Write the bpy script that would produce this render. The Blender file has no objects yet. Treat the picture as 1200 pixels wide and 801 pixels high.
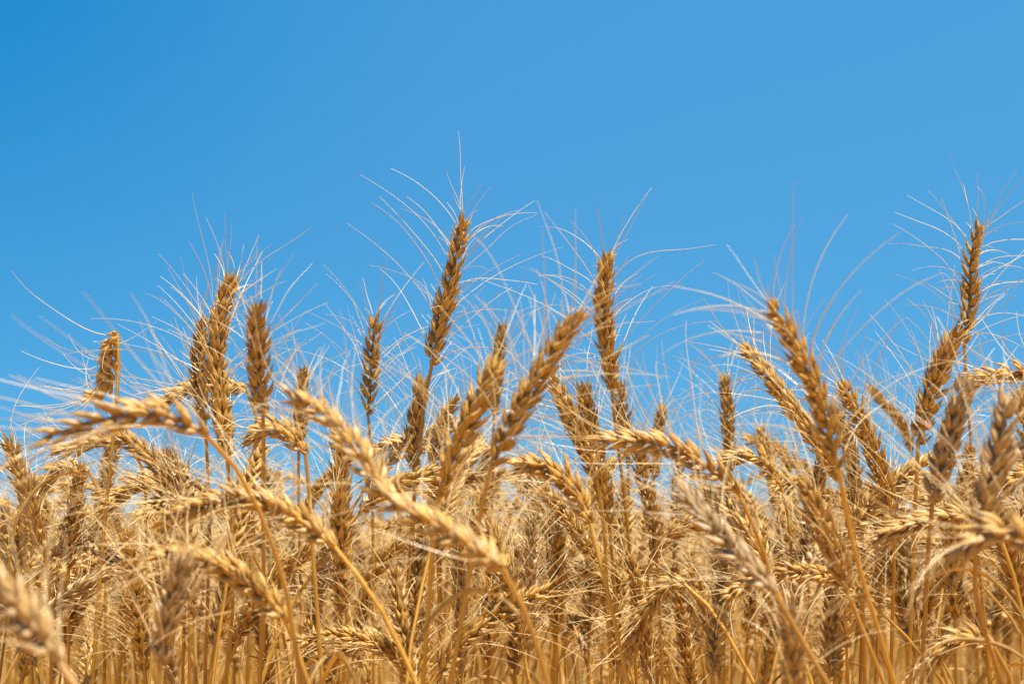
import bpy, math, random
import numpy as np
from mathutils import Vector, Matrix

# ------------------------------------------------------------------ camera
scene = bpy.context.scene
COL = scene.collection
FPX = 1667.0                      # focal length in pixels of a 1200 px wide frame (50 mm on 36 mm)
CAM_Z = 0.80
PITCH = math.atan(219.5 / FPX)    # the camera looks a little upwards
cam_data = bpy.data.cameras.new('camera')
cam_data.sensor_width = 36.0
cam_data.lens = FPX * 36.0 / 1200.0
cam_data.clip_start = 0.02
cam_data.clip_end = 3000.0
cam_data.dof.use_dof = True
cam_data.dof.focus_distance = 0.91
cam_data.dof.aperture_fstop = 10.5
cam = bpy.data.objects.new('camera', cam_data)
cam.location = (0, 0, CAM_Z)
cam.rotation_euler = (math.pi / 2 + PITCH, 0, 0)
COL.objects.link(cam)
scene.camera = cam

# ------------------------------------------------------------------ sky and sun
SUN_EL, SUN_AZ = 71.0, 128.0      # azimuth clockwise from the view direction
SKY_LIFT, SKY_GRADE = 0.50, ((0.244, 1.0), (0.90, 0.56), (1.665, 0.36))
SKY_DEEP = (0.85, 0.22, 0.09)
world = bpy.data.worlds.new('World')
scene.world = world
world.use_nodes = True
wn, wl = world.node_tree.nodes, world.node_tree.links
wn.clear()
w_out = wn.new('ShaderNodeOutputWorld')
w_bg = wn.new('ShaderNodeBackground')
w_sky = wn.new('ShaderNodeTexSky')
w_sky.sky_type = 'NISHITA'
w_sky.sun_disc = False
w_sky.sun_elevation = math.radians(SUN_EL)
w_sky.sun_rotation = math.radians(SUN_AZ)
w_sky.altitude = 300
w_sky.air_density = 1.0
w_sky.dust_density = 0.3
w_sky.ozone_density = 2.0
def w_math(op, a, b):
    q = wn.new('ShaderNodeMath'); q.operation = op
    for i, v in enumerate((a, b)):
        if isinstance(v, (int, float)): q.inputs[i].default_value = v
        else: wl.new(v, q.inputs[i])
    return q.outputs[0]
# clear dry air: the pale band keeps close to the horizon, so the sky is read a little higher up
w_tc = wn.new('ShaderNodeTexCoord')
w_sp = wn.new('ShaderNodeSeparateXYZ'); wl.new(w_tc.outputs['Generated'], w_sp.inputs[0])
w_up = w_math('POWER', w_math('MAXIMUM', w_sp.outputs[2], 0.0), SKY_LIFT)
w_cb = wn.new('ShaderNodeCombineXYZ')
wl.new(w_sp.outputs[0], w_cb.inputs[0]); wl.new(w_sp.outputs[1], w_cb.inputs[1]); wl.new(w_up, w_cb.inputs[2])
w_nm = wn.new('ShaderNodeVectorMath'); w_nm.operation = 'NORMALIZE'
wl.new(w_cb.outputs[0], w_nm.inputs[0]); wl.new(w_nm.outputs[0], w_sky.inputs['Vector'])
# the deepest blue stands square to the sun, up on the left
w_dt = wn.new('ShaderNodeVectorMath'); w_dt.operation = 'DOT_PRODUCT'
wl.new(w_tc.outputs['Generated'], w_dt.inputs[0]); w_dt.inputs[1].default_value = (-0.375, 0.840, 0.392)
w_dark = w_math('POWER', w_math('MAXIMUM', w_dt.outputs['Value'], 0.0), 34.0)
w_sc = wn.new('ShaderNodeSeparateColor'); wl.new(w_sky.outputs[0], w_sc.inputs[0])
w_cc = wn.new('ShaderNodeCombineColor')
for i, (gain, gam) in enumerate(SKY_GRADE):
    c_ = w_math('MULTIPLY', w_math('POWER', w_sc.outputs[i], gam), gain)
    wl.new(w_math('MULTIPLY', c_, w_math('SUBTRACT', 1.0, w_math('MULTIPLY', w_dark, SKY_DEEP[i]))), w_cc.inputs[i])
w_bg.inputs['Strength'].default_value = 0.10
wl.new(w_cc.outputs[0], w_bg.inputs['Color'])
wl.new(w_bg.outputs[0], w_out.inputs['Surface'])

el, az = math.radians(SUN_EL), math.radians(SUN_AZ)
SUN = Vector((math.cos(el) * math.sin(az), math.cos(el) * math.cos(az), math.sin(el)))
sun_data = bpy.data.lights.new('sun', 'SUN')
sun_data.energy = 5.0
sun_data.angle = math.radians(0.53)
sun_data.color = (1.0, 0.95, 0.87)
sun = bpy.data.objects.new('sun', sun_data)
sun.rotation_euler = SUN.to_track_quat('Z', 'Y').to_euler()
sun.location = SUN * 20
COL.objects.link(sun)

scene.view_settings.view_transform = 'Standard'
scene.view_settings.look = 'None'
scene.view_settings.exposure = 1.45
scene.view_settings.gamma = 1.0
scene.cycles.max_bounces = 7
scene.cycles.diffuse_bounces = 4
scene.cycles.glossy_bounces = 2
scene.cycles.transmission_bounces = 3
scene.cycles.use_denoising = True
scene.cycles.caustics_reflective = False
scene.cycles.caustics_refractive = False

# ------------------------------------------------------------------ materials
def straw(name, pale, deep, grey, rough, transl, transl_col, stripes, spec=0.4, noise_scale=300.0):
    """dry plant matter; attribute 'tone' = (greyness, lightness, random), 'grain' = (across, along, 0)"""
    m = bpy.data.materials.new(name)
    m.use_nodes = True
    n, l = m.node_tree.nodes, m.node_tree.links
    n.clear()
    out = n.new('ShaderNodeOutputMaterial')
    tone = n.new('ShaderNodeAttribute'); tone.attribute_name = 'tone'
    grain = n.new('ShaderNodeAttribute'); grain.attribute_name = 'grain'
    st = n.new('ShaderNodeSeparateXYZ'); l.new(tone.outputs['Vector'], st.inputs[0])
    sg = n.new('ShaderNodeSeparateXYZ'); l.new(grain.outputs['Vector'], sg.inputs[0])
    tc = n.new('ShaderNodeTexCoord')
    nz = n.new('ShaderNodeTexNoise'); nz.inputs['Scale'].default_value = noise_scale
    nz.inputs['Detail'].default_value = 3.0
    l.new(tc.outputs['Object'], nz.inputs['Vector'])

    def math_node(op, a, b):
        q = n.new('ShaderNodeMath'); q.operation = op
        for i, v in enumerate((a, b)):
            if isinstance(v, (int, float)): q.inputs[i].default_value = v
            else: l.new(v, q.inputs[i])
        return q.outputs[0]

    def mix(f, a, b):
        q = n.new('ShaderNodeMix'); q.data_type = 'RGBA'
        if isinstance(f, (int, float)): q.inputs['Factor'].default_value = f
        else: l.new(f, q.inputs['Factor'])
        for s, v in ((q.inputs[6], a), (q.inputs[7], b)):
            if isinstance(v, tuple): s.default_value = (*v, 1)
            else: l.new(v, s)
        return q.outputs[2]

    # longitudinal veins
    ph = math_node('MULTIPLY', sg.outputs[0], stripes)
    ph = math_node('ADD', ph, math_node('MULTIPLY', nz.outputs['Fac'], 3.0))
    vein = math_node('MULTIPLY', math_node('SINE', ph, 0.0), 0.5)
    vein = math_node('ADD', vein, 0.5)
    f = math_node('ADD', math_node('MULTIPLY', nz.outputs['Fac'], 0.9), math_node('MULTIPLY', st.outputs[2], 0.75))
    f = math_node('SUBTRACT', f, st.outputs[1])
    f = math_node('ADD', f, math_node('MULTIPLY', vein, 0.22))
    cl = n.new('ShaderNodeClamp'); l.new(math_node('SUBTRACT', f, 0.25), cl.inputs[0])
    c = mix(cl.outputs[0], pale, deep)
    c = mix(st.outputs[0], c, grey)
    p = n.new('ShaderNodeBsdfPrincipled')
    l.new(c, p.inputs['Base Color'])
    p.inputs['Roughness'].default_value = rough
    p.inputs['Specular IOR Level'].default_value = spec
    bump = n.new('ShaderNodeBump')
    bump.inputs['Strength'].default_value = 0.7
    bump.inputs['Distance'].default_value = 0.0004
    l.new(math_node('ADD', vein, math_node('MULTIPLY', nz.outputs['Fac'], 0.8)), bump.inputs['Height'])
    l.new(bump.outputs[0], p.inputs['Normal'])
    t = n.new('ShaderNodeBsdfTranslucent')
    l.new(mix(0.5, c, transl_col), t.inputs['Color'])
    ms = n.new('ShaderNodeMixShader'); ms.inputs[0].default_value = transl
    l.new(p.outputs[0], ms.inputs[1]); l.new(t.outputs[0], ms.inputs[2])
    l.new(ms.outputs[0], out.inputs['Surface'])
    return m

M_HUSK = straw('husk', (0.64, 0.370, 0.074), (0.32, 0.148, 0.014), (0.36, 0.285, 0.21), 0.38, 0.22, (0.85, 0.42, 0.05), 14.0, 0.45)
M_AWN = straw('awn', (0.78, 0.585, 0.27), (0.56, 0.345, 0.09), (0.55, 0.46, 0.36), 0.28, 0.18, (0.80, 0.60, 0.30), 0.0, 0.5)
M_STEM = straw('stem', (0.64, 0.375, 0.060), (0.40, 0.18, 0.018), (0.36, 0.25, 0.15), 0.34, 0.28, (0.90, 0.48, 0.05), 14.0, 0.45, 55.0)
M_LEAF = straw('leaf', (0.68, 0.45, 0.15), (0.54, 0.30, 0.055), (0.45, 0.38, 0.28), 0.5, 0.40, (0.80, 0.46, 0.09), 26.0, 0.3, 120.0)

def soil_material():
    m = bpy.data.materials.new('soil')
    m.use_nodes = True
    n, l = m.node_tree.nodes, m.node_tree.links
    p = n['Principled BSDF']
    tc = n.new('ShaderNodeTexCoord')
    nz = n.new('ShaderNodeTexNoise'); nz.inputs['Scale'].default_value = 14.0; nz.inputs['Detail'].default_value = 8.0
    cr = n.new('ShaderNodeValToRGB')
    cr.color_ramp.elements[0].position, cr.color_ramp.elements[0].color = 0.35, (0.22, 0.11, 0.03, 1)
    cr.color_ramp.elements[1].position, cr.color_ramp.elements[1].color = 0.68, (0.48, 0.27, 0.075, 1)
    bp = n.new('ShaderNodeBump'); bp.inputs['Strength'].default_value = 0.6
    l.new(tc.outputs['Object'], nz.inputs['Vector']); l.new(nz.outputs['Fac'], cr.inputs[0])
    l.new(cr.outputs[0], p.inputs['Base Color']); l.new(nz.outputs['Fac'], bp.inputs['Height'])
    l.new(bp.outputs[0], p.inputs['Normal']); p.inputs['Roughness'].default_value = 0.9
    return m
M_SOIL = soil_material()

# ------------------------------------------------------------------ geometry helpers (all quads, lofted rings)
class Geo:
    """collects lofted shells: vertices, quads and the two attributes"""
    def __init__(self):
        self.v, self.q, self.tone, self.grain, self.n = [], [], [], [], 0
    def loft(self, P, grain, tone):
        """P (K,R,S,3) rings; grain (K,R,S,3); tone (K,3)"""
        K, R, S, _ = P.shape
        base = (np.arange(K) * R * S)[:, None, None]
        r = np.arange(R - 1)[None, :, None]; s = np.arange(S)[None, None, :]
        a = base + r * S + s; b = base + r * S + (s + 1) % S
        quads = np.stack([a, b, b + S, a + S], -1).reshape(-1, 4) + self.n
        self.v.append(P.reshape(-1, 3)); self.q.append(quads)
        self.grain.append(np.broadcast_to(grain, P.shape).reshape(-1, 3))
        self.tone.append(np.broadcast_to(tone[:, None, None, :], P.shape).reshape(-1, 3))
        self.n += K * R * S
    def arrays(self):
        return (np.concatenate(self.v), np.concatenate(self.q), np.concatenate(self.tone), np.concatenate(self.grain))

def mesh_from(name, V, Q, tone, grain, mat):
    me = bpy.data.meshes.new(name)
    me.vertices.add(len(V)); me.vertices.foreach_set('co', np.ascontiguousarray(V, dtype=np.float32).ravel())
    me.loops.add(len(Q) * 4); me.loops.foreach_set('vertex_index', np.ascontiguousarray(Q, dtype=np.int32).ravel())
    me.polygons.add(len(Q))
    me.polygons.foreach_set('loop_start', np.arange(0, len(Q) * 4, 4, dtype=np.int32))
    me.polygons.foreach_set('use_smooth', np.ones(len(Q), dtype=bool))
    for nm, arr in (('tone', tone), ('grain', grain)):
        at = me.attributes.new(nm, 'FLOAT_VECTOR', 'POINT')
        at.data.foreach_set('vector', np.ascontiguousarray(arr, dtype=np.float32).ravel())
    me.update(calc_edges=True)
    me.materials.append(mat)
    return me

def norm(a):
    return a / np.maximum(np.linalg.norm(a, axis=-1, keepdims=True), 1e-9)

def smooth_path(pts, n):
    """Catmull-Rom through the points, resampled to n points of equal spacing"""
    p = np.asarray(pts, float)
    p = np.vstack([2 * p[0] - p[1], p, 2 * p[-1] - p[-2]])
    out = []
    for i in range(1, len(p) - 2):
        for t in np.linspace(0, 1, 14, endpoint=False):
            a, b, c, d = p[i - 1], p[i], p[i + 1], p[i + 2]
            out.append(0.5 * (2 * b + (c - a) * t + (2 * a - 5 * b + 4 * c - d) * t * t + (3 * b - a - 3 * c + d) * t ** 3))
    out.append(p[-2])
    out = np.array(out)
    s = np.concatenate([[0], np.cumsum(np.linalg.norm(np.diff(out, axis=0), axis=1))])
    u = np.linspace(0, s[-1], n)
    return np.stack([np.interp(u, s, out[:, k]) for k in range(3)], -1), s[-1]

def frames(P, n0):
    """tangents and a parallel-transported normal along a path"""
    T = norm(np.gradient(P, axis=0))
    N = np.zeros_like(P)
    v = n0 - T[0] * np.dot(n0, T[0]); v = v / np.linalg.norm(v)
    N[0] = v
    for i in range(1, len(P)):
        v = v - T[i] * np.dot(v, T[i]); v = v / np.linalg.norm(v); N[i] = v
    return T, N, np.cross(T, N)

def tube(geo, P, rad, S, tone, n0=None):
    n0 = np.array([0.31, 0.87, 0.2]) if n0 is None else n0
    T, N, B = frames(P, n0)
    th = np.arange(S) * 2 * math.pi / S
    ring = N[:, None, :] * np.cos(th)[None, :, None] + B[:, None, :] * np.sin(th)[None, :, None]
    X = P[:, None, :] + ring * np.asarray(rad)[:, None, None]
    g = np.zeros((1, len(P), S, 3)); g[0, :, :, 0] = np.cos(th)[None, :]; g[0, :, :, 1] = np.linspace(0, 1, len(P))[:, None]
    geo.loft(X[None], g, np.array([tone]))

T_R = np.array([0.0, 0.08, 0.20, 0.34, 0.50, 0.66, 0.80, 0.91, 1.0])
W_R = np.array([0.36, 0.70, 0.95, 1.0, 0.88, 0.62, 0.34, 0.15, 0.04])
T_LO = np.array([0.0, 0.3, 0.65, 1.0]); W_LO = np.array([0.4, 1.0, 0.75, 0.06])

def husks(geo, p0, a, o, L, w, tone, S=8, low=False, beak=0.0010):
    """pointed keeled husks; p0,a,o (K,3) foot, axis, outward; L,w (K,)"""
    t, wr = (T_LO, W_LO) if low else (T_R, W_R)
    if low: S = 4
    o = norm(o - a * np.sum(a * o, -1, keepdims=True))
    lat = np.cross(a, o)
    th = np.arange(S) * 2 * math.pi / S + (0.0 if not low else math.pi / 4)
    cx, sy = np.cos(th), np.sin(th)
    y = np.where(sy > 0, sy * (0.58 + 0.42 * np.maximum(sy, 0) ** 5), 0.42 * sy)
    wid = w[:, None] * wr[None, :]
    bow = (4 * t * (1 - t))[None, :] * (0.085 * L)[:, None] + beak * (t ** 4)[None, :]
    ctr = p0[:, None, :] + a[:, None, :] * (L[:, None] * t[None, :])[..., None] + o[:, None, :] * bow[..., None]
    X = ctr[:, :, None, :] + lat[:, None, None, :] * (wid[:, :, None] * cx[None, None, :])[..., None] \
        + o[:, None, None, :] * (wid[:, :, None] * y[None, None, :])[..., None]
    K = len(p0)
    g = np.zeros((K, len(t), S, 3)); g[..., 0] = cx[None, None, :]; g[..., 1] = t[None, :, None]
    geo.loft(X, g, tone)
    return ctr[:, -1], norm(ctr[:, -1] - ctr[:, -2])

def awns(geo, p0, d0, d1, L, rad, tone, rng, R=10, S=3):
    """long stiff bristles bending from d0 to d1"""
    K = len(p0)
    s = np.linspace(0, 1, R)
    k = rng.uniform(0.35, 1.1, (K, 1))
    b = np.clip(s[None, :], 0, 1) ** k
    wob = rng.normal(0, 0.06, (K, 1, 3)) * np.sin(s[None, :, None] * rng.uniform(3, 8, (K, 1, 1)) + rng.uniform(0, 6, (K, 1, 1)))
    d = norm(d0[:, None, :] * (1 - b)[..., None] + d1[:, None, :] * b[..., None] + wob)
    step = (L / (R - 1))[:, None, None]
    P = p0[:, None, :] + np.concatenate([np.zeros((K, 1, 3)), np.cumsum(d[:, :-1] * step, axis=1)], 1)
    ref = norm(rng.normal(0, 1, (K, 1, 3)))
    n1 = norm(np.cross(d, ref)); n2 = np.cross(d, n1)
    th = np.arange(S) * 2 * math.pi / S
    r = rad[:, None] * (1.0 - 0.62 * s[None, :] ** 1.5)
    X = P[:, :, None, :] + (n1[:, :, None, :] * np.cos(th)[None, None, :, None] + n2[:, :, None, :] * np.sin(th)[None, None, :, None]) * r[:, :, None, None]
    g = np.zeros((K, R, S, 3)); g[..., 1] = s[None, :, None]
    geo.loft(X, g, tone)

# spikelet plan: length, half width (mm), fan angle, outward turn (deg), shift up, shift sideways (mm), awn length factor
PLAN = [(9.6, 1.75, -20, -72, 0.0, -1.7, 0.0), (9.6, 1.75, 20, 72, 0.0, 1.7, 0.0),
        (12.6, 1.95, -13, -34, 1.2, -1.3, 1.0), (12.2, 1.95, 13, 34, 1.9, 1.3, 0.95), (11.0, 1.85, 0, 0, 3.4, 0.0, 0.35)]

def build_ear(path, n0, rng, grey=0.1, light=0.35, scale=1.0, awn_len=0.060, flare=1.0, spread=1.0, low=False, split=False, fill=False):
    """path: base -> tip.  returns (rachis Geo, [spikelet Geo ...], beard Geo)"""
    P, length = smooth_path(path, 60)
    T, N, B = frames(P, n0)
    n = int(np.clip(round(length / (0.0041 * scale)), 8, 27))
    if low: n = max(6, n // 2)
    core = Geo()
    tube(core, P[:58], np.linspace(0.0014, 0.0007, 58)[:58] * scale, 5, (grey, light, 0.8))
    spikes, beard = [], Geo()
    joint = Geo()
    for i in range(n):
        u = (i + 0.15) / n
        k = min(int(u * 59), 58)
        side = 1 if i % 2 else -1
        p, t_, n_, b_ = P[k], T[k], N[k] * side, B[k]
        tw = rng.normal(0, 0.22)
        n_, b_ = n_ * math.cos(tw) + b_ * math.sin(tw), b_ * math.cos(tw) - n_ * math.sin(tw)
        size = scale * 0.91 * (0.72 + 0.34 * math.sin(math.pi * min(1.0, 0.16 + 0.80 * u)) ** 0.8) * rng.uniform(0.93, 1.07)
        if i == 0: size *= 0.8
        al = math.radians((27 - 11 * u) * spread + rng.normal(0, 3.2))
        if i == n - 1: al = math.radians(3)
        g = spikes_geo = Geo() if split else joint
        plan = PLAN if not low else PLAN[2:]
        m = 1.55 if low else 1.0
        p0, aa, oo, LL, ww, tone, kept = [], [], [], [], [], [], []
        for (hl, hw, fan, turn, up, lat, af) in plan:
            if rng.uniform() < 0.03 and af != 1.0: continue
            a0 = t_ * math.cos(al) + n_ * math.sin(al)
            f = math.radians(fan * (0.7 + 0.4 * spread) + rng.normal(0, 5))
            a = a0 * math.cos(f) + b_ * math.sin(f)
            if af == 0.35:   # the middle floret leans out most
                a = norm(a + n_ * 0.10)
            tr = math.radians(turn)
            o = n_ * math.cos(tr) + b_ * math.sin(tr)
            p0.append(p + (t_ * up + b_ * lat + n_ * 0.7) * 0.001 * size); aa.append(norm(a)); oo.append(o)
            LL.append(hl * 0.001 * size * rng.uniform(0.90, 1.10) * (1.15 if low else 1)); ww.append(hw * 0.001 * size * m)
            kept.append((turn, af))
            tone.append((np.clip(grey + rng.normal(0, 0.06), 0, 1), light + rng.normal(0, 0.14), rng.uniform()))
        tips, td = husks(g, np.array(p0), np.array(aa), np.array(oo), np.array(LL), np.array(ww), np.array(tone), low=low)
        if split: spikes.append(g)
        # awns
        A0, D0, D1, AL, AR, AT = [], [], [], [], [], []
        for j, (turn, af) in enumerate(kept):
            if low and (rng.uniform() < 0.76 or af == 0): continue
            if af > 0.5 and rng.uniform() < 0.07: continue
            gam = math.radians(np.clip(rng.normal(82 - 34 * u ** 3, 20), 8, 110) * flare)
            rad_dir = norm(n_ * (0.9 if af == 1 else 0.55) + b_ * math.sin(math.radians(turn)) * 1.1 + rng.normal(0, 0.30, 3))
            rad_dir = norm(rad_dir - t_ * np.dot(rad_dir, t_))
            A0.append(tips[j] - td[j] * 0.0009); D1.append(t_ * math.cos(gam) + rad_dir * math.sin(gam)); D0.append(norm(td[j] + t_ * 0.2 + D1[-1] * 0.8))
            AL.append(awn_len * scale * rng.uniform(0.55, 1.32) * (1.10 - 0.42 * u ** 2) * (af if af > 0.5 else rng.uniform(0.08, 0.32) if af > 0 else rng.uniform(0.03, 0.08)))
            AR.append((0.00023 if not low else 0.00030) * rng.uniform(0.8, 1.15)); AT.append((grey * 0.6, rng.uniform(0.2, 0.7), rng.uniform()))
        if A0 and not (fill and rng.uniform() < 0.22): awns(beard, np.array(A0), np.array(D0), np.array(D1), np.array(AL), np.array(AR), np.array(AT), rng, R=5 if low else 11)
    if not split: spikes.append(joint)
    return core, spikes, beard

def build_stem(path, r_top, r_low, grey, light, rng, n=30, S=7):
    """path: ground -> ear base"""
    P, _ = smooth_path(path, n)
    rad = np.linspace(r_low, r_top, n)
    g = Geo()
    k = int(n * 0.45)
    rad = rad * (1 + 0.25 * np.exp(-((np.arange(n) - k) / 0.8) ** 2))     # a joint in the straw
    tube(g, P, rad, S, (grey, light, rng.uniform()))
    return g

def build_leaf(foot, up, out, L, w, droop, grey, rng, n=16):
    """a dry narrow leaf blade: thin closed ribbon that arches, twists and curls"""
    d = norm(up * 0.8 + out * 0.6); P = [np.array(foot)]
    for i in range(n - 1):
        s = i / (n - 1)
        d = norm(d + np.array([0, 0, -1.0]) * droop / n + rng.normal(0, 0.05, 3))
        P.append(P[-1] + d * L / (n - 1))
    P = np.array(P)
    T, N, B = frames(P, np.cross(up, out))
    tw = np.linspace(0, rng.uniform(-2.5, 2.5), n)
    X0 = N * np.cos(tw)[:, None] + B * np.sin(tw)[:, None]; Y0 = np.cross(T, X0)
    s = np.linspace(0, 1, n); wid = w * np.minimum(1, 4 * s + 0.35) * (1 - s ** 2.2) + 0.0002
    sec = [(-1, 0.25), (-0.4, 0.02), (0, -0.14), (0.4, 0.02), (1, 0.25), (0.4, 0.10), (0, -0.05), (-0.4, 0.10)]
    X = np.stack([P + X0 * (a * wid)[:, None] + Y0 * (b * wid)[:, None] for a, b in sec], 1)
    g = Geo()
    gr = np.zeros((1, n, 8, 3)); gr[0, :, :, 0] = np.array([a for a, b in sec])[None]; gr[0, :, :, 1] = s[:, None]
    g.loft(X[None], gr, np.array([(grey, rng.uniform(0.1, 0.5), rng.uniform())]))
    return g

# ------------------------------------------------------------------ objects
def obj(name, geo, mat, parent=None, origin=None):
    V, Q, tone, grain = geo.arrays() if isinstance(geo, Geo) else geo
    if origin is not None: V = V - np.asarray(origin)
    o = bpy.data.objects.new(name, mesh_from(name, V, Q, tone, grain, mat))
    COL.objects.link(o)
    if parent: o.parent = parent
    return o

def thing(name, label, cat, loc, group=None):
    o = bpy.data.objects.new(name, None)
    o.empty_display_size = 0.02
    o.location = loc
    COL.objects.link(o)
    o['label'] = label; o['category'] = cat
    if group: o['group'] = group
    return o

CP, SP = math.cos(PITCH), math.sin(PITCH)
def at(px, py, d):
    """point at distance d along the view axis seen at pixel px,py of the 1200 x 801 photograph"""
    u, v = (px - 600.0) / FPX, (400.5 - py) / FPX
    return np.array([u * d, d * (CP - v * SP), CAM_Z + d * (SP + v * CP)])
def pixel(p):
    x, y, z = p[0], p[1], p[2] - CAM_Z
    d = y * CP + z * SP
    return 600 + FPX * x / d, 400.5 - FPX * (z * CP - y * SP) / d, d

# ------------------------------------------------------------------ ground
def ground():
    me = bpy.data.meshes.new('ground')
    xs = [-1500, -60, -12, -4, 0, 4, 12, 60, 1500]; ys = [-400, -10, 0, 4, 12, 40, 120, 600, 2500]
    v = [(x, y, 0.0) for y in ys for x in xs]; n = len(xs)
    f = [(j * n + i, j * n + i + 1, (j + 1) * n + i + 1, (j + 1) * n + i) for j in range(len(ys) - 1) for i in range(n - 1)]
    me.from_pydata(v, [], f); me.materials.append(M_SOIL)
    o = bpy.data.objects.new('ground', me); COL.objects.link(o); o['kind'] = 'structure'
ground()

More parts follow.
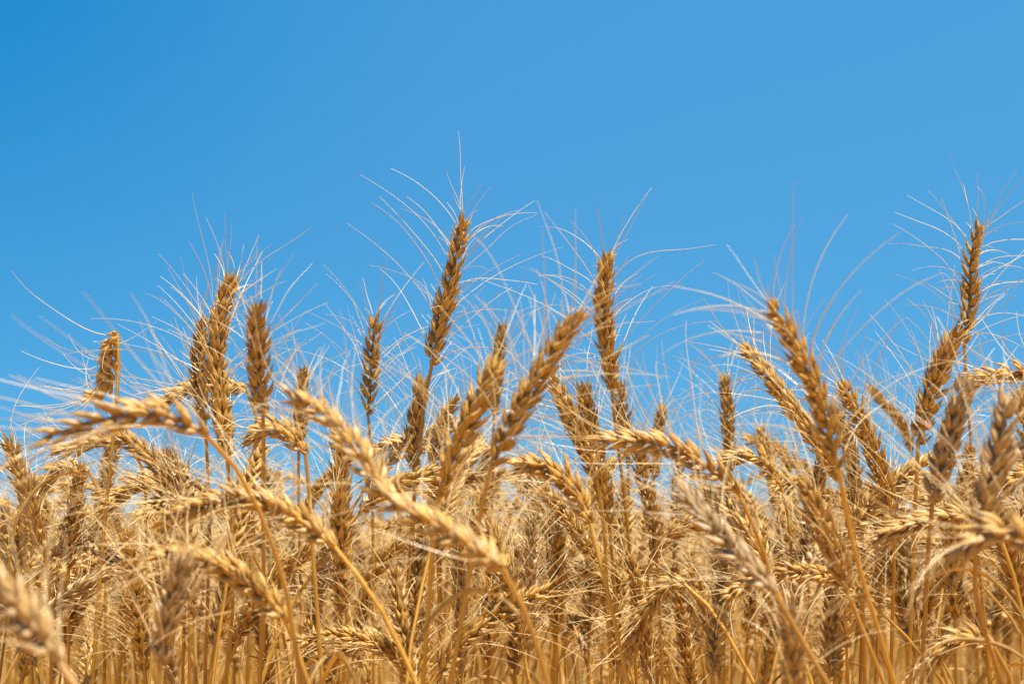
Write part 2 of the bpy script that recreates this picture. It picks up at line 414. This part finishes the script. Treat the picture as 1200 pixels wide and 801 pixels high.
# ------------------------------------------------------------------ the stalks one can follow in the photograph
# (ear pixels tip -> base, stem pixels, depth tip, depth ear base, depth stem foot, roll, grey, light, awn length, flare, label, short name)
H = [
 ([(543,256),(531,318),(516,378),(506,428)], [(497,475),(484,600),(470,801)], .88,.88,.90, 35,.05,.35,.066,1.0, 'tallest golden wheat stalk, its upright ear standing alone against the blue sky above the middle', 'the tallest ear'),
 ([(494,447),(489,478),(485,514),(486,550)], [(485,600),(480,700),(474,801)], .93,.93,.95, 80,.18,.25,.052,.9, 'brown wheat ear with flat front, tucked against the stem right under the tallest ear', 'the flat brown ear under the tallest one'),
 ([(440,372),(437,405),(434,445),(431,486)], [(435,520),(437,620),(438,801)], 1.04,1.04,1.05, 5,.03,.35,.058,.9, 'slim upright wheat ear in open sky to the left of the tallest ear', 'the slim ear left of the tallest one'),
 ([(588,384),(584,415),(581,450),(579,486)], [(578,520),(575,640),(570,801)], 1.2,1.2,1.22, 70,.30,.2,.06,.9, 'small dull wheat ear rising behind the gap between two leaning blurred ears', 'the small dull ear between the leaning ones'),
 ([(711,304),(708,350),(711,400),(717,456)], [(722,505),(733,590),(740,680),(746,801)], .88,.88,.90, 75,.05,.38,.066,1.05, 'second tall upright wheat ear in the sky, with long stiff awns spreading to both sides', 'the second tall ear'),
 ([(270,328),(257,375),(253,425),(260,480),(266,535)], [(270,580),(273,700),(264,801)], .86,.84,.86, 60,.05,.35,.062,.85, 'long thick upright wheat ear, tallest of those left of the slim ear, awns pointing skyward', 'the long ear on the left'),
 ([(238,378),(233,415),(234,450),(240,492)], [(243,540),(245,640),(240,801)], .92,.92,.93, 40,.12,.25,.05,.8, 'shorter wheat ear half hidden behind the left side of the long thick ear', 'the shorter ear beside the long one'),
 ([(302,360),(301,395),(304,440),(308,484)], [(309,520),(308,600),(309,700),(304,801)], .74,.76,.80, 60,.32,.3,.04,.7, 'stubby brownish wheat ear with whitish forked tip, just right of the long thick ear', 'the stubby fork-tipped ear'),
 ([(106,464),(121,455),(126,428),(130,403),(138,391)], [(140,402),(138,450),(131,530),(120,640),(108,801)], .92,.90,.88, 60,.08,.45,.06,1.25, 'wheat stalk whose ear folds over at the top and hangs back along its straight stem', 'the folded-over ear'),
 ([(47,514),(100,498),(150,487),(200,488),(243,511)], [(262,528),(300,590),(334,685),(352,801)], .58,.59,.62, 10,.18,.45,.048,0.5, 'blurred near wheat ear lying flat, its tip pointing left under the folded-over ear', 'the flat blurred ear'),
 ([(333,460),(378,484),(418,528),(452,580),(505,612),(560,645),(588,664)], [(606,695),(628,750),(642,801)], .64,.56,.56, 20,.14,.45,.05,.9, 'largest blurred wheat ear, long and curving down across the middle towards the lower right', 'the long curving blurred ear'),
 ([(676,370),(652,405),(624,452),(596,503),(576,545)], [(568,575),(560,620),(545,700),(528,801)], .66,.66,.68, 30,.12,.28,.06,.8, 'blurred brown wheat ear leaning right, its tip reaching just left of the second tall ear', 'the right-leaning blurred ear'),
 ([(580,428),(558,475),(534,527),(514,580)], [(509,620),(503,700),(496,801)], .69,.68,.70, 50,.05,.4,.055,.9, 'plump golden wheat ear leaning right, side by side with the browner leaning blurred ear', 'the plump leaning ear'),
 ([(905,358),(930,402),(953,450),(970,500),(982,548)], [(988,580),(1003,650),(1030,740),(1048,801)], .66,.66,.68, 25,.05,.40,.062,.9, 'big golden wheat ear leaning left, topping the dense group on the right', 'the big left-leaning ear'),
 ([(871,406),(900,440),(930,480),(958,520),(985,562)], [(1000,620),(1010,700),(1014,801)], .86,.84,.86, 70,.03,.45,.062,1.1, 'bearded wheat ear leaning left, lying parallel behind the big left-leaning ear', 'the parallel ear behind it'),
 ([(1147,264),(1138,305),(1137,350),(1130,402)], [(1131,430),(1138,520),(1146,640),(1160,801)], .96,.95,.97, 8,.02,.40,.062,1.25, 'tall wheat ear of neatly stacked plump grains, standing highest near the right edge', 'the tall right-hand ear'),
 ([(1119,392),(1103,425),(1089,468),(1076,520)], [(1074,560),(1071,640),(1064,801)], .82,.83,.85, 70,.08,.3,.05,.8, 'wheat ear leaning right whose tip touches the stem of the tall right-hand ear', 'the ear leaning on the tall stem'),
 ([(1130,446),(1165,440),(1202,437),(1240,452)], [(1262,480),(1285,600),(1290,801)], .86,.87,.9, 30,.05,.40,.05,1.0, 'wheat ear lying level, reaching in from the right frame edge with its tip inwards', 'the level ear at the right edge'),
 ([(1130,452),(1118,490),(1106,535),(1093,588)], [(1088,640),(1084,720),(1080,801)], .72,.73,.75, 75,.55,.25,.045,1.0, 'weathered grey wheat ear with curled grains, right below the level ear', 'the weathered grey ear'),
 ([(1180,468),(1174,510),(1162,560),(1150,605),(1143,645)], [(1142,680),(1152,735),(1175,801)], .63,.62,.64, 15,.35,.35,.05,.8, 'large greyish-gold wheat ear standing near the right frame edge, softly out of focus', 'the large greyish ear'),
 ([(1019,454),(1042,478),(1060,502),(1068,528)], [(1070,570),(1068,680),(1064,801)], 1.42,1.42,1.45, 85,.12,.4,.06,.8, 'pale smooth wheat ear out of focus, bent left in a patch of open sky', 'the pale smooth ear'),
 ([(988,453),(1008,490),(1026,535),(1046,602)], [(1048,640),(1046,720),(1044,801)], .85,.85,.87, 45,.0,.38,.055,.75, 'crisp golden wheat ear leaning left, immediately right of the big left-leaning ear', 'the crisp golden ear'),
 ([(982,480),(996,530),(1003,580),(1010,625)], [(1012,680),(1010,740),(1008,801)], .98,.98,1.0, 75,.2,.2,.05,.8, 'dark bearded wheat ear filling the shade between the big leaning ear and the crisp one', 'the dark ear between those two'),
 ([(849,442),(852,475),(854,515),(856,552)], [(857,600),(857,700),(858,801)], 1.16,1.16,1.18, 70,.1,.3,.06,1.0, 'slender upright wheat ear alone in sky, left of the bearded parallel ear', 'the slender lone ear'),
 ([(697,516),(735,516),(778,521),(820,541),(866,578)], [(880,608),(896,650),(922,725),(946,801)], .74,.72,.72, 15,.12,.42,.055,.8, 'wheat ear arching level to the left, before the stem of the second tall ear', 'the level arching ear'),
 ([(798,572),(832,614),(868,654),(908,694)], [(926,724),(948,764),(970,801)], .63,.60,.60, 20,.5,.40,.05,.7, 'close greyish wheat ear, heavily blurred, sloping down under the level arching ear', 'the blurred greyish ear'),
 ([(607,543),(636,546),(662,562),(680,588),(692,612)], [(700,645),(715,705),(736,801)], .77,.75,.74, 50,.02,.35,.05,.9, 'golden wheat ear hooked over to the left beneath the right-leaning blurred ear', 'the golden hooked ear'),
 ([(648,446),(666,482),(684,520),(700,562)], [(708,620),(712,700),(716,801)], .86,.86,.88, 60,.08,.3,.05,.8, 'wheat ear with twisted tip just left of the shaggy one below the second tall ear', 'the twisted-tip ear'),
 ([(684,455),(692,500),(702,550),(714,612)], [(718,660),(722,730),(726,801)], .88,.88,.90, 80,.05,.35,.055,.7, 'shaggy bearded wheat ear hanging straight below and left of the second tall ear', 'the shaggy ear'),
 ([(748,512),(752,550),(762,592),(768,632)], [(771,680),(774,740),(776,801)], .95,.95,.97, 20,.03,.3,.05,.8, 'wheat ear of plump ochre grains right beside the stem of the second tall ear', 'the ochre ear by the tall stem'),
 ([(776,478),(772,500),(768,530),(766,560)], [(766,620),(768,700),(770,801)], 1.2,1.2,1.2, 60,.1,.3,.06,1.0, 'small pointed wheat ear peeking over the middle of the level arching ear', 'the small pointed ear'),
 ([(727,452),(729,480),(733,515),(736,545)], [(738,600),(740,700),(742,801)], 1.15,1.15,1.15, 60,.25,.2,.05,.8, 'narrow dull wheat ear pressed against the right side of the second tall stem', 'the narrow dull ear'),
 ([(188,610),(235,592),(288,586),(340,602),(392,640)], [(408,660),(440,702),(470,760),(488,801)], .69,.67,.66, 20,.1,.4,.06,.9, 'thick blurred wheat ear arching left, upper of two alike arches on the left', 'the upper arch'),
 ([(178,650),(225,653),(268,668),(308,696),(337,728)], [(346,755),(362,801)], .66,.65,.64, 25,.08,.48,.055,.9, 'bright-backed wheat ear arching left, lower of two alike arches on the left', 'the lower arch'),
 ([(-26,662),(10,697),(42,738),(70,776)], [(84,796),(120,850)], .47,.46,.45, 15,.35,.48,.05,.7, 'very close blurred wheat ear sloping out of the lower left corner', 'the corner ear'),
 ([(292,516),(316,501),(340,509),(358,532)], [(362,570),(366,640),(372,720),(378,801)], .80,.79,.79, 60,.08,.5,.05,.9, 'wheat ear hooked left on a dark thin stem, below the stubby fork-tipped ear', 'the hook on the dark stem'),
 ([(356,436),(353,465),(351,495),(350,528)], [(350,580),(352,680),(354,801)], 1.02,1.02,1.04, 75,.25,.25,.05,.9, 'small shadowy upright wheat ear behind the upper end of the long curving blurred ear', 'the small shadowy ear'),
 ([(9,514),(22,553),(36,598),(52,648)], [(58,690),(60,740),(60,801)], .90,.90,.92, 65,.08,.35,.055,.9, 'wheat ear leaning left at the left edge, below the tip of the flat blurred ear', 'the leaning edge ear'),
 ([(4,588),(12,620),(22,655),(32,690)], [(36,730),(38,801)], 1.08,1.08,1.1, 50,.12,.45,.05,.9, 'paler wheat ear at the left frame edge, beneath the leaning edge ear', 'the pale edge ear'),
 ([(64,526),(88,524),(116,515),(150,520)], [(168,550),(172,640),(170,801)], .98,.98,1.0, 40,.1,.4,.05,1.0, 'thin wheat ear lying level right under the flat blurred ear', 'the thin level ear'),
 ([(140,508),(162,524),(185,546),(206,578)], [(214,620),(216,700),(214,801)], .92,.92,.94, 60,.12,.2,.05,.9, 'deep brown wheat ear slanting down in the shade of the flat blurred ear', 'the deep brown slanting ear'),
 ([(42,584),(56,562),(78,548),(104,552)], [(118,580),(124,660),(122,801)], 1.0,1.0,1.0, 30,.05,.35,.045,1.0, 'bent golden wheat ear nodding left beside the leaning edge ear', 'the bent golden ear'),
 ([(94,548),(90,585),(85,622),(80,664)], [(80,700),(80,750),(80,801)], .95,.95,.96, 35,.05,.3,.05,.9, 'upright wheat ear standing between the bent golden ear and the long straight stem', 'the upright ear by the straight stem'),
 ([(122,594),(148,574),(178,566),(206,584)], [(216,620),(222,700),(222,801)], .96,.96,.96, 40,.1,.42,.05,.9, 'arched wheat ear with bright ridge, sitting just above the tip of the upper arch', 'the arched bright-ridged ear'),
 ([(190,474),(212,459),(246,450),(288,456)], [(300,480),(296,600),(290,801)], .97,.97,.98, 50,.03,.42,.05,1.0, 'wheat ear lying sideways behind the long thick ear, its tip showing on the left', 'the sideways ear'),
 ([(214,655),(204,695),(194,735),(187,778)], [(187,801),(186,840)], .63,.62,.62, 70,.35,.2,.05,.6, 'dark brown blurred wheat ear standing upright under the lower arch', 'the dark blurred ear'),
 ([(384,776),(412,757),(448,748),(490,770)], [(500,790),(508,830)], .86,.86,.86, 12,.22,.4,.045,.9, 'greyish wheat ear of braided grains lying level along the bottom edge', 'the braided level ear'),
 ([(578,650),(577,690),(573,735),(572,785)], [(572,801),(572,830)], .96,.96,.97, 5,.05,.35,.05,.6, 'hanging wheat ear seen edge-on in two neat columns, low in the middle', 'the two-column ear'),
 ([(608,648),(604,690),(606,735),(603,790)], [(602,820),(602,840)], .97,.97,.98, 15,.25,.2,.05,.6, 'dark wheat ear beside the right of the two-column ear', 'the dark ear beside it'),
 ([(730,782),(742,745),(762,708),(786,683),(802,684)], [(822,700),(850,738),(884,801)], .86,.84,.82, 60,.15,.4,.05,.9, 'wheat ear bent sharply over, hanging down on a bright curved stem, low near the middle', 'the sharply bent ear'),
 ([(656,585),(652,618),(650,650),(650,684)], [(650,720),(650,760),(648,801)], 1.02,1.02,1.03, 60,.35,.2,.05,.8, 'dull grey-brown wheat ear standing below the golden hooked ear', 'the grey-brown ear'),
 ([(686,622),(692,660),(692,700),(690,745)], [(690,770),(690,801)], 1.0,1.0,1.0, 10,.2,.25,.05,.7, 'wheat ear just right of the hooked ear\'s stem, dark between its grains', 'the ear by the hooked stem'),
 ([(1022,634),(1062,616),(1104,606),(1146,604)], [(1168,622),(1192,690),(1212,801)], .76,.76,.76, 20,.15,.42,.06,.8, 'wheat ear lying level with bright upper edge, at the foot of the weathered grey ear', 'the level ear under the grey one'),
 ([(1088,778),(1108,757),(1134,746),(1164,756)], [(1180,782),(1192,830)], .76,.75,.75, 50,.15,.5,.05,1.0, 'shaggy nodding wheat ear with white-lit awns in the lower right', 'the shaggy nodding ear'),
 ([(942,568),(962,608),(980,650),(992,690)], [(1006,725),(1036,801)], .69,.69,.69, 50,.15,.35,.05,.7, 'softly blurred wheat ear leaning left across the thin stems under the big left-leaning ear', 'the soft ear under the big one'),
 ([(976,660),(984,700),(989,730),(992,758)], [(993,780),(994,801)], .96,.96,.97, 75,.02,.38,.05,.6, 'broad golden wheat ear opening like a fan, low between thick stems', 'the fan-like ear'),
 ([(922,716),(929,752),(930,790),(929,830)], [(929,850),(929,880)], .62,.62,.62, 70,.3,.3,.05,.8, 'dim blurred wheat ear rising from the bottom edge', 'the dim bottom ear'),
 ([(842,548),(866,536),(892,538),(914,566)], [(924,610),(930,700),(932,801)], .98,.97,.97, 15,.0,.42,.05,.9, 'small golden wheat ear of round grains nodding left under the slender lone ear', 'the round-grained nodding ear'),
 ([(876,514),(896,520),(916,530),(936,552)], [(944,600),(948,700),(950,801)], 1.25,1.25,1.25, 50,.05,.5,.055,.9, 'pale small wheat ear nodding left into sky beside the parallel bearded ear', 'the pale nodding ear'),
 ([(1176,574),(1190,560),(1212,556),(1232,575)], [(1240,620),(1244,700),(1244,801)], .9,.9,.9, 40,.05,.45,.05,1.0, 'wheat ear with bright back nodding in at the right frame edge', 'the bright-backed edge ear'),
 ([(1126,648),(1150,628),(1186,624),(1226,650)], [(1246,690),(1262,801)], .57,.56,.56, 20,.2,.4,.05,.8, 'close blurred wheat ear lying level, crossing the foot of the large greyish ear', 'the close level ear'),
 ([(380,640),(376,668),(371,700),(368,735)], [(368,770),(368,801)], 1.08,1.08,1.08, 70,.45,.15,.05,.6, 'dark brown wheat ear with tuft of pale awns, behind the thin dark stem', 'the dark tufted ear'),
 ([(533,468),(522,490),(512,518),(508,550)], [(508,600),(508,700),(506,801)], 1.1,1.1,1.1, 40,.05,.35,.045,.9, 'small golden wheat ear showing between the flat brown ear and the plump leaning ear', 'the small ear between them'),
 ([(440,530),(458,519),(482,518),(506,530)], [(514,570),(516,680),(516,801)], 1.06,1.06,1.06, 40,.12,.5,.045,1.0, 'pale wheat ear nodding left, just beneath the base of the slim ear', 'the pale ear beneath the slim one'),
 ([(395,500),(398,545),(403,590),(406,632)], [(406,680),(406,740),(404,801)], .96,.96,.97, 55,.02,.35,.045,.7, 'golden bearded wheat ear standing right of the thin dark stem, behind the curving blurred ear', 'the bearded ear behind the curve'),
 ([(1196,462),(1204,492),(1210,525),(1214,560)], [(1216,620),(1216,700),(1216,801)], .8,.8,.8, 60,.1,.35,.05,.9, 'wheat ear cut by the right frame edge under the level ear', 'the cut-off edge ear'),
 ([(350,690),(346,668),(336,655),(318,660)], [(312,680),(310,740),(308,801)], 1.0,1.0,1.0, 40,.1,.35,.045,.9, 'small wheat ear nodding right under the crossing of the two left arches', 'the small ear under the arches'),
 ([(820,612),(796,618),(775,632),(762,654)], [(758,690),(756,740),(756,801)], .95,.95,.95, 30,.02,.48,.05,.8, 'straw-bright wheat ear bending right behind the blurred greyish ear', 'the straw-bright ear'),
]
SPLIT = set(range(len(H)))
STALKS = 'wheat stalks of the field'
HERO_PX = []
for hi, (ear, stem, dt, db, df, roll, grey, light, al, flare, label, nick) in enumerate(H):
    rng = np.random.default_rng(100 + hi)
    n = len(ear)
    e3 = np.array([at(x, y, dt + (db - dt) * i / (n - 1)) for i, (x, y) in enumerate(ear)])[::-1]      # base -> tip
    m = len(stem)
    s3 = [at(x, y, db + (df - db) * (i + 1) / m) for i, (x, y) in enumerate(stem)]
    last = s3[-1]; prev = s3[-2] if m > 1 else e3[0]
    lean = np.append(np.clip(((last - prev) / max(prev[2] - last[2], 0.01))[:2], -1.6, 1.6), 0)
    down, z = np.array([0, 0, -1.0]), last[2]
    p1 = last + (lean + down) * 0.10
    p2 = p1 + (lean * 0.55 + down) * 0.16
    mid = p2 + (lean * 0.25 + down) * (p2[2] * 0.5)
    foot = mid + (lean * 0.10 + down) * (mid[2] + 0.005)
    spath = np.array([foot, mid, p2, p1] + s3[::-1] + [e3[0]])
    t0 = norm(e3[1] - e3[0]); view = norm(e3[0] - np.array([0, 0, CAM_Z]))
    side = norm(np.cross(t0, view)); fwd = np.cross(side, t0)
    r = math.radians(roll)
    n0 = side * math.cos(r) + fwd * math.sin(r)
    base = (foot[0], foot[1], 0.0)
    root = thing('wheat_stalk', label, 'wheat stalk', base, STALKS)
    obj('stem', build_stem(spath, 0.00108, 0.0018, grey * 0.5, light - 0.05, rng, n=44), M_STEM, root, base)
    core, spikes, beard = build_ear(e3, n0, rng, grey, light, rng.uniform(.92, 1.08), al, flare, rng.uniform(.8, 1.08), split=hi in SPLIT)
    eo = obj('ear', core, M_HUSK, root, base)
    for g in spikes: obj('spikelet', g, M_HUSK, eo, base)
    obj('beard', beard, M_AWN, eo, base)
    if hi % 5 in (0, 3):
        k = s3[-1] if hi % 2 else s3[-1] * 0.45 + e3[0] * 0.55
        th = rng.uniform(0, 6.28)
        obj('leaf', build_leaf(k, np.array([0, 0, 1.0]), np.array([math.cos(th), math.sin(th), 0]), rng.uniform(.05, .11), rng.uniform(.0009, .0016), rng.uniform(1.5, 5.0), .1, rng), M_LEAF, root, base)
    c = ear[n // 2]
    HERO_PX.append((c[0], c[1], nick))

# ------------------------------------------------------------------ the rest of the stalks that can be told apart
def variant(bend, lean, rng, grey, light, low=False, leaf=False):
    """a whole stalk about 0.85 m tall standing at the origin; bend in degrees over the ear and neck"""
    stem_top = 0.78 + rng.uniform(-.02, .02)
    P = [np.array([0, 0, -0.005])]
    ang = 0.0; zz = 0.0; xx = 0.0; yy = 0.0
    n = 14
    for i in range(n):
        ang = math.radians(lean) * (i / n) ** 1.5 + (math.radians(bend) * 0.45 * max(0, (i - 9) / 5) ** 2)
        st = stem_top / n
        xx += math.sin(ang) * st; zz += math.cos(ang) * st; yy += rng.normal(0, 0.0012)
        P.append(np.array([xx, yy, zz]))
    E = [P[-1]]
    le = rng.uniform(.072, .095)
    a0 = ang
    for i in range(6):
        a = a0 + math.radians(bend) * 0.55 * (i + 1) / 6
        E.append(E[-1] + np.array([math.sin(a), rng.normal(0, .03), math.cos(a)]) * le / 6)
    th = rng.uniform(0, 6.28)
    stem = build_stem(np.array(P), .00105, .0018, grey * .5, light - .05, rng, n=10 if low else 26, S=3 if low else 6)
    core, sp, bd = build_ear(np.array(E), np.array([math.cos(th), math.sin(th), 0.1]), rng, grey, light, rng.uniform(.85, 1.05), rng.uniform(.045, .062), rng.uniform(.8, 1.1), rng.uniform(.8, 1.15), low=low, fill=not low)
    V = [x.arrays() for x in (core, sp[0])]
    ear = (np.concatenate([V[0][0], V[1][0]]), np.concatenate([V[0][1], V[1][1] + len(V[0][0])]),
           np.concatenate([V[0][2], V[1][2]]), np.concatenate([V[0][3], V[1][3]]))
    lf = None
    if leaf:
        t2 = rng.uniform(0, 6.28); k = P[rng.integers(8, 14)]
        lf = build_leaf(k, np.array([0, 0, 1.0]), np.array([math.cos(t2), math.sin(t2), 0]), rng.uniform(.05, .13), rng.uniform(.0009, .002), rng.uniform(1.2, 5.0), .08, rng)
    return dict(stem=stem.arrays(), ear=ear, beard=bd.arrays(), leaf=lf.arrays() if lf else None, mid=np.mean(E, 0), tip=E[-1], top=max(e[2] for e in E))

VAR = []
vr = np.random.default_rng(7)
for i in range(30):
    bend = [4, 12, 25, 8, 45, 75, 18, 110, 60, 140][i % 10] + vr.uniform(-4, 8)
    grey = [.03, .1, .02, .3, .08, .42][i % 6]; light = [.35, .2, .5, .15, .42, .55, .3][i % 7]
    d = variant(bend, vr.uniform(1, 9), vr, grey, light, leaf=i % 3 != 0)
    d['bend'], d['grey'], d['light'] = bend, grey, light
    for k, mat in (('stem', M_STEM), ('ear', M_HUSK), ('beard', M_AWN), ('leaf', M_LEAF)):
        d[k + '_mesh'] = mesh_from(k, *d[k], mat) if d[k] is not None else None
    VAR.append(d)

def words(i, d, p, used):
    x, y, dep = p
    b = VAR[i]['bend']
    pose = 'upright' if b < 16 else 'leaning' if b < 40 else 'nodding' if b < 90 else 'hooked'
    tone = 'grey-brown' if VAR[i]['grey'] > .2 else 'pale' if VAR[i]['light'] > .42 else 'golden' if VAR[i]['light'] > .32 else 'ochre'
    size = '' if dep < 1.25 else 'small ' if dep < 1.6 else 'tiny soft '
    near = sorted(HERO_PX, key=lambda h: math.hypot(h[0] - x, (h[1] - y) * 0.8))[:12]
    for (hx, hy, nick) in near:
        dx, dy = x - hx, y - hy
        rel = ('below' if dy > 0 else 'above') if abs(dy) > abs(dx) else ('right of' if dx > 0 else 'left of')
        dist = math.hypot(dx, dy)
        rel = ('just ' if dist < 55 else 'well ' if dist > 140 else '') + rel
        lab = f'{size}{pose} {tone} wheat ear {rel} {nick}'
        if len(lab.split()) <= 16 and lab not in used: return lab
    for (hx, hy, nick) in near:
        lab = f'{size}{pose} {tone} wheat ear, second behind {nick}'
        if lab not in used: return lab
    return lab

fr = random.Random(11)
used, count, tries, feet = set(), 0, 0, []
N_FILL = 300 - len(H)
while count < N_FILL and tries < 40000:
    tries += 1
    dep = 0.83 + 0.80 * fr.random() ** 1.05
    px = fr.uniform(-30, 1230)
    x = (px - 600) / FPX * dep; y = dep
    i = fr.randrange(30); v = VAR[i]
    rz = fr.uniform(0, 6.28)
    top = fr.gauss(CAM_Z + 0.018, 0.05) if count % 4 < 3 else fr.uniform(CAM_Z - 0.15, CAM_Z + 0.01)
    s = top / v['top']
    if not .84 < s < 1.14: continue
    c, sn = math.cos(rz), math.sin(rz)
    m_ = v['mid'] * s; ox, oy = m_[0] * c - m_[1] * sn, m_[0] * sn + m_[1] * c
    p = pixel((x, y, m_[2])); q = pixel((x, y, top))
    if not (-15 < p[0] < 1215 and q[1] < 760): continue
    if q[1] < (462 if dep > 1.15 else 505) + 45 * fr.random() or p[1] < (485 if dep > 1.15 else 525): continue
    bx, by = x - ox, y - oy
    if any((bx - a) ** 2 + (by - b) ** 2 < 0.018 ** 2 for a, b in feet): continue
    feet.append((bx, by))
    lab = words(i, dep, p, used); used.add(lab)
    root = thing('wheat_stalk', lab, 'wheat stalk', (bx, by, 0), STALKS)
    root.rotation_euler = (0, 0, rz); root.scale = (s, s, s)
    eo = None
    for k in ('stem', 'ear', 'leaf', 'beard'):
        me = v[k + '_mesh']
        if me is None: continue
        o = bpy.data.objects.new(k, me); COL.objects.link(o)
        o.parent = eo if k == 'beard' else root
        if k == 'ear': eo = o
    count += 1
print('filler stalks', count, 'tries', tries)

# ------------------------------------------------------------------ the field behind, one mass nobody could count
def field():
    rs = np.random.default_rng(21)
    lows = []
    for i in range(14):
        bend = [5, 15, 30, 50, 80, 110, 135][i % 7] + rs.uniform(-5, 5)
        d = variant(bend, rs.uniform(1, 9), rs, [.0, .08, .2][i % 3], [.2, .35, .45, .1][i % 4], low=True)
        lows.append(d)
    spots = []
    def scatter(n, d0, d1, half, power=1.0):
        y = (d0 ** 2 + (d1 ** 2 - d0 ** 2) * rs.random(n) ** power) ** 0.5
        x = (rs.random(n) * 2 - 1) * half * y
        return np.stack([x, y], -1)
    side = scatter(420, 0.85, 1.6, .80)
    spots.append(side[np.abs(side[:, 0]) > 0.41 * side[:, 1]])      # the crop goes on to both sides
    spots.append(scatter(2300, 1.58, 4.2, .52))
    spots.append(scatter(2600, 4.2, 11.0, .48))
    spots.append(scatter(1200, 11.0, 30.0, .40))
    XY = np.concatenate(spots)
    pick = rs.integers(0, 14, len(XY)); rot = rs.uniform(0, 6.28, len(XY))
    top = rs.normal(CAM_Z - 0.040, 0.06, len(XY))
    top = np.minimum(top, CAM_Z + 0.050 * np.maximum(XY[:, 1], 1.2) ** 0.45 + 0.01)
    for part, mat in (('stem', M_STEM), ('ear', M_HUSK), ('beard', M_AWN)):
        pass
    root = None
    for part, mat in (('ear', M_HUSK), ('stem', M_STEM), ('beard', M_AWN)):
        VV, QQ, TT, GG, n = [], [], [], [], 0
        for i, d in enumerate(lows):
            sel = np.where(pick == i)[0]
            if not len(sel): continue
            V, Q, T, G = d[part]
            s = (top[sel] / d['top'])
            c, sn = np.cos(rot[sel]) * s, np.sin(rot[sel]) * s
            W = np.empty((len(sel), len(V), 3), np.float32)
            W[:, :, 0] = V[None, :, 0] * c[:, None] - V[None, :, 1] * sn[:, None] + XY[sel, 0][:, None]
            W[:, :, 1] = V[None, :, 0] * sn[:, None] + V[None, :, 1] * c[:, None] + XY[sel, 1][:, None]
            W[:, :, 2] = V[None, :, 2] * s[:, None]
            if part == 'beard':
                pass
            QQ.append((Q[None] + (np.arange(len(sel)) * len(V))[:, None, None] + n).reshape(-1, 4))
            n += len(sel) * len(V)
            VV.append(W.reshape(-1, 3)); TT.append(np.tile(T, (len(sel), 1))); GG.append(np.tile(G, (len(sel), 1)))
        o = bpy.data.objects.new('wheat_field' if root is None else part, mesh_from(part, np.concatenate(VV), np.concatenate(QQ), np.concatenate(TT), np.concatenate(GG), mat))
        COL.objects.link(o); o['kind'] = 'stuff'
        if root is None:
            root = o; o['label'] = 'dense golden mass of ripe wheat ears filling the field behind the nearer stalks'; o['category'] = 'wheat field'
        else: o.parent = root
field()
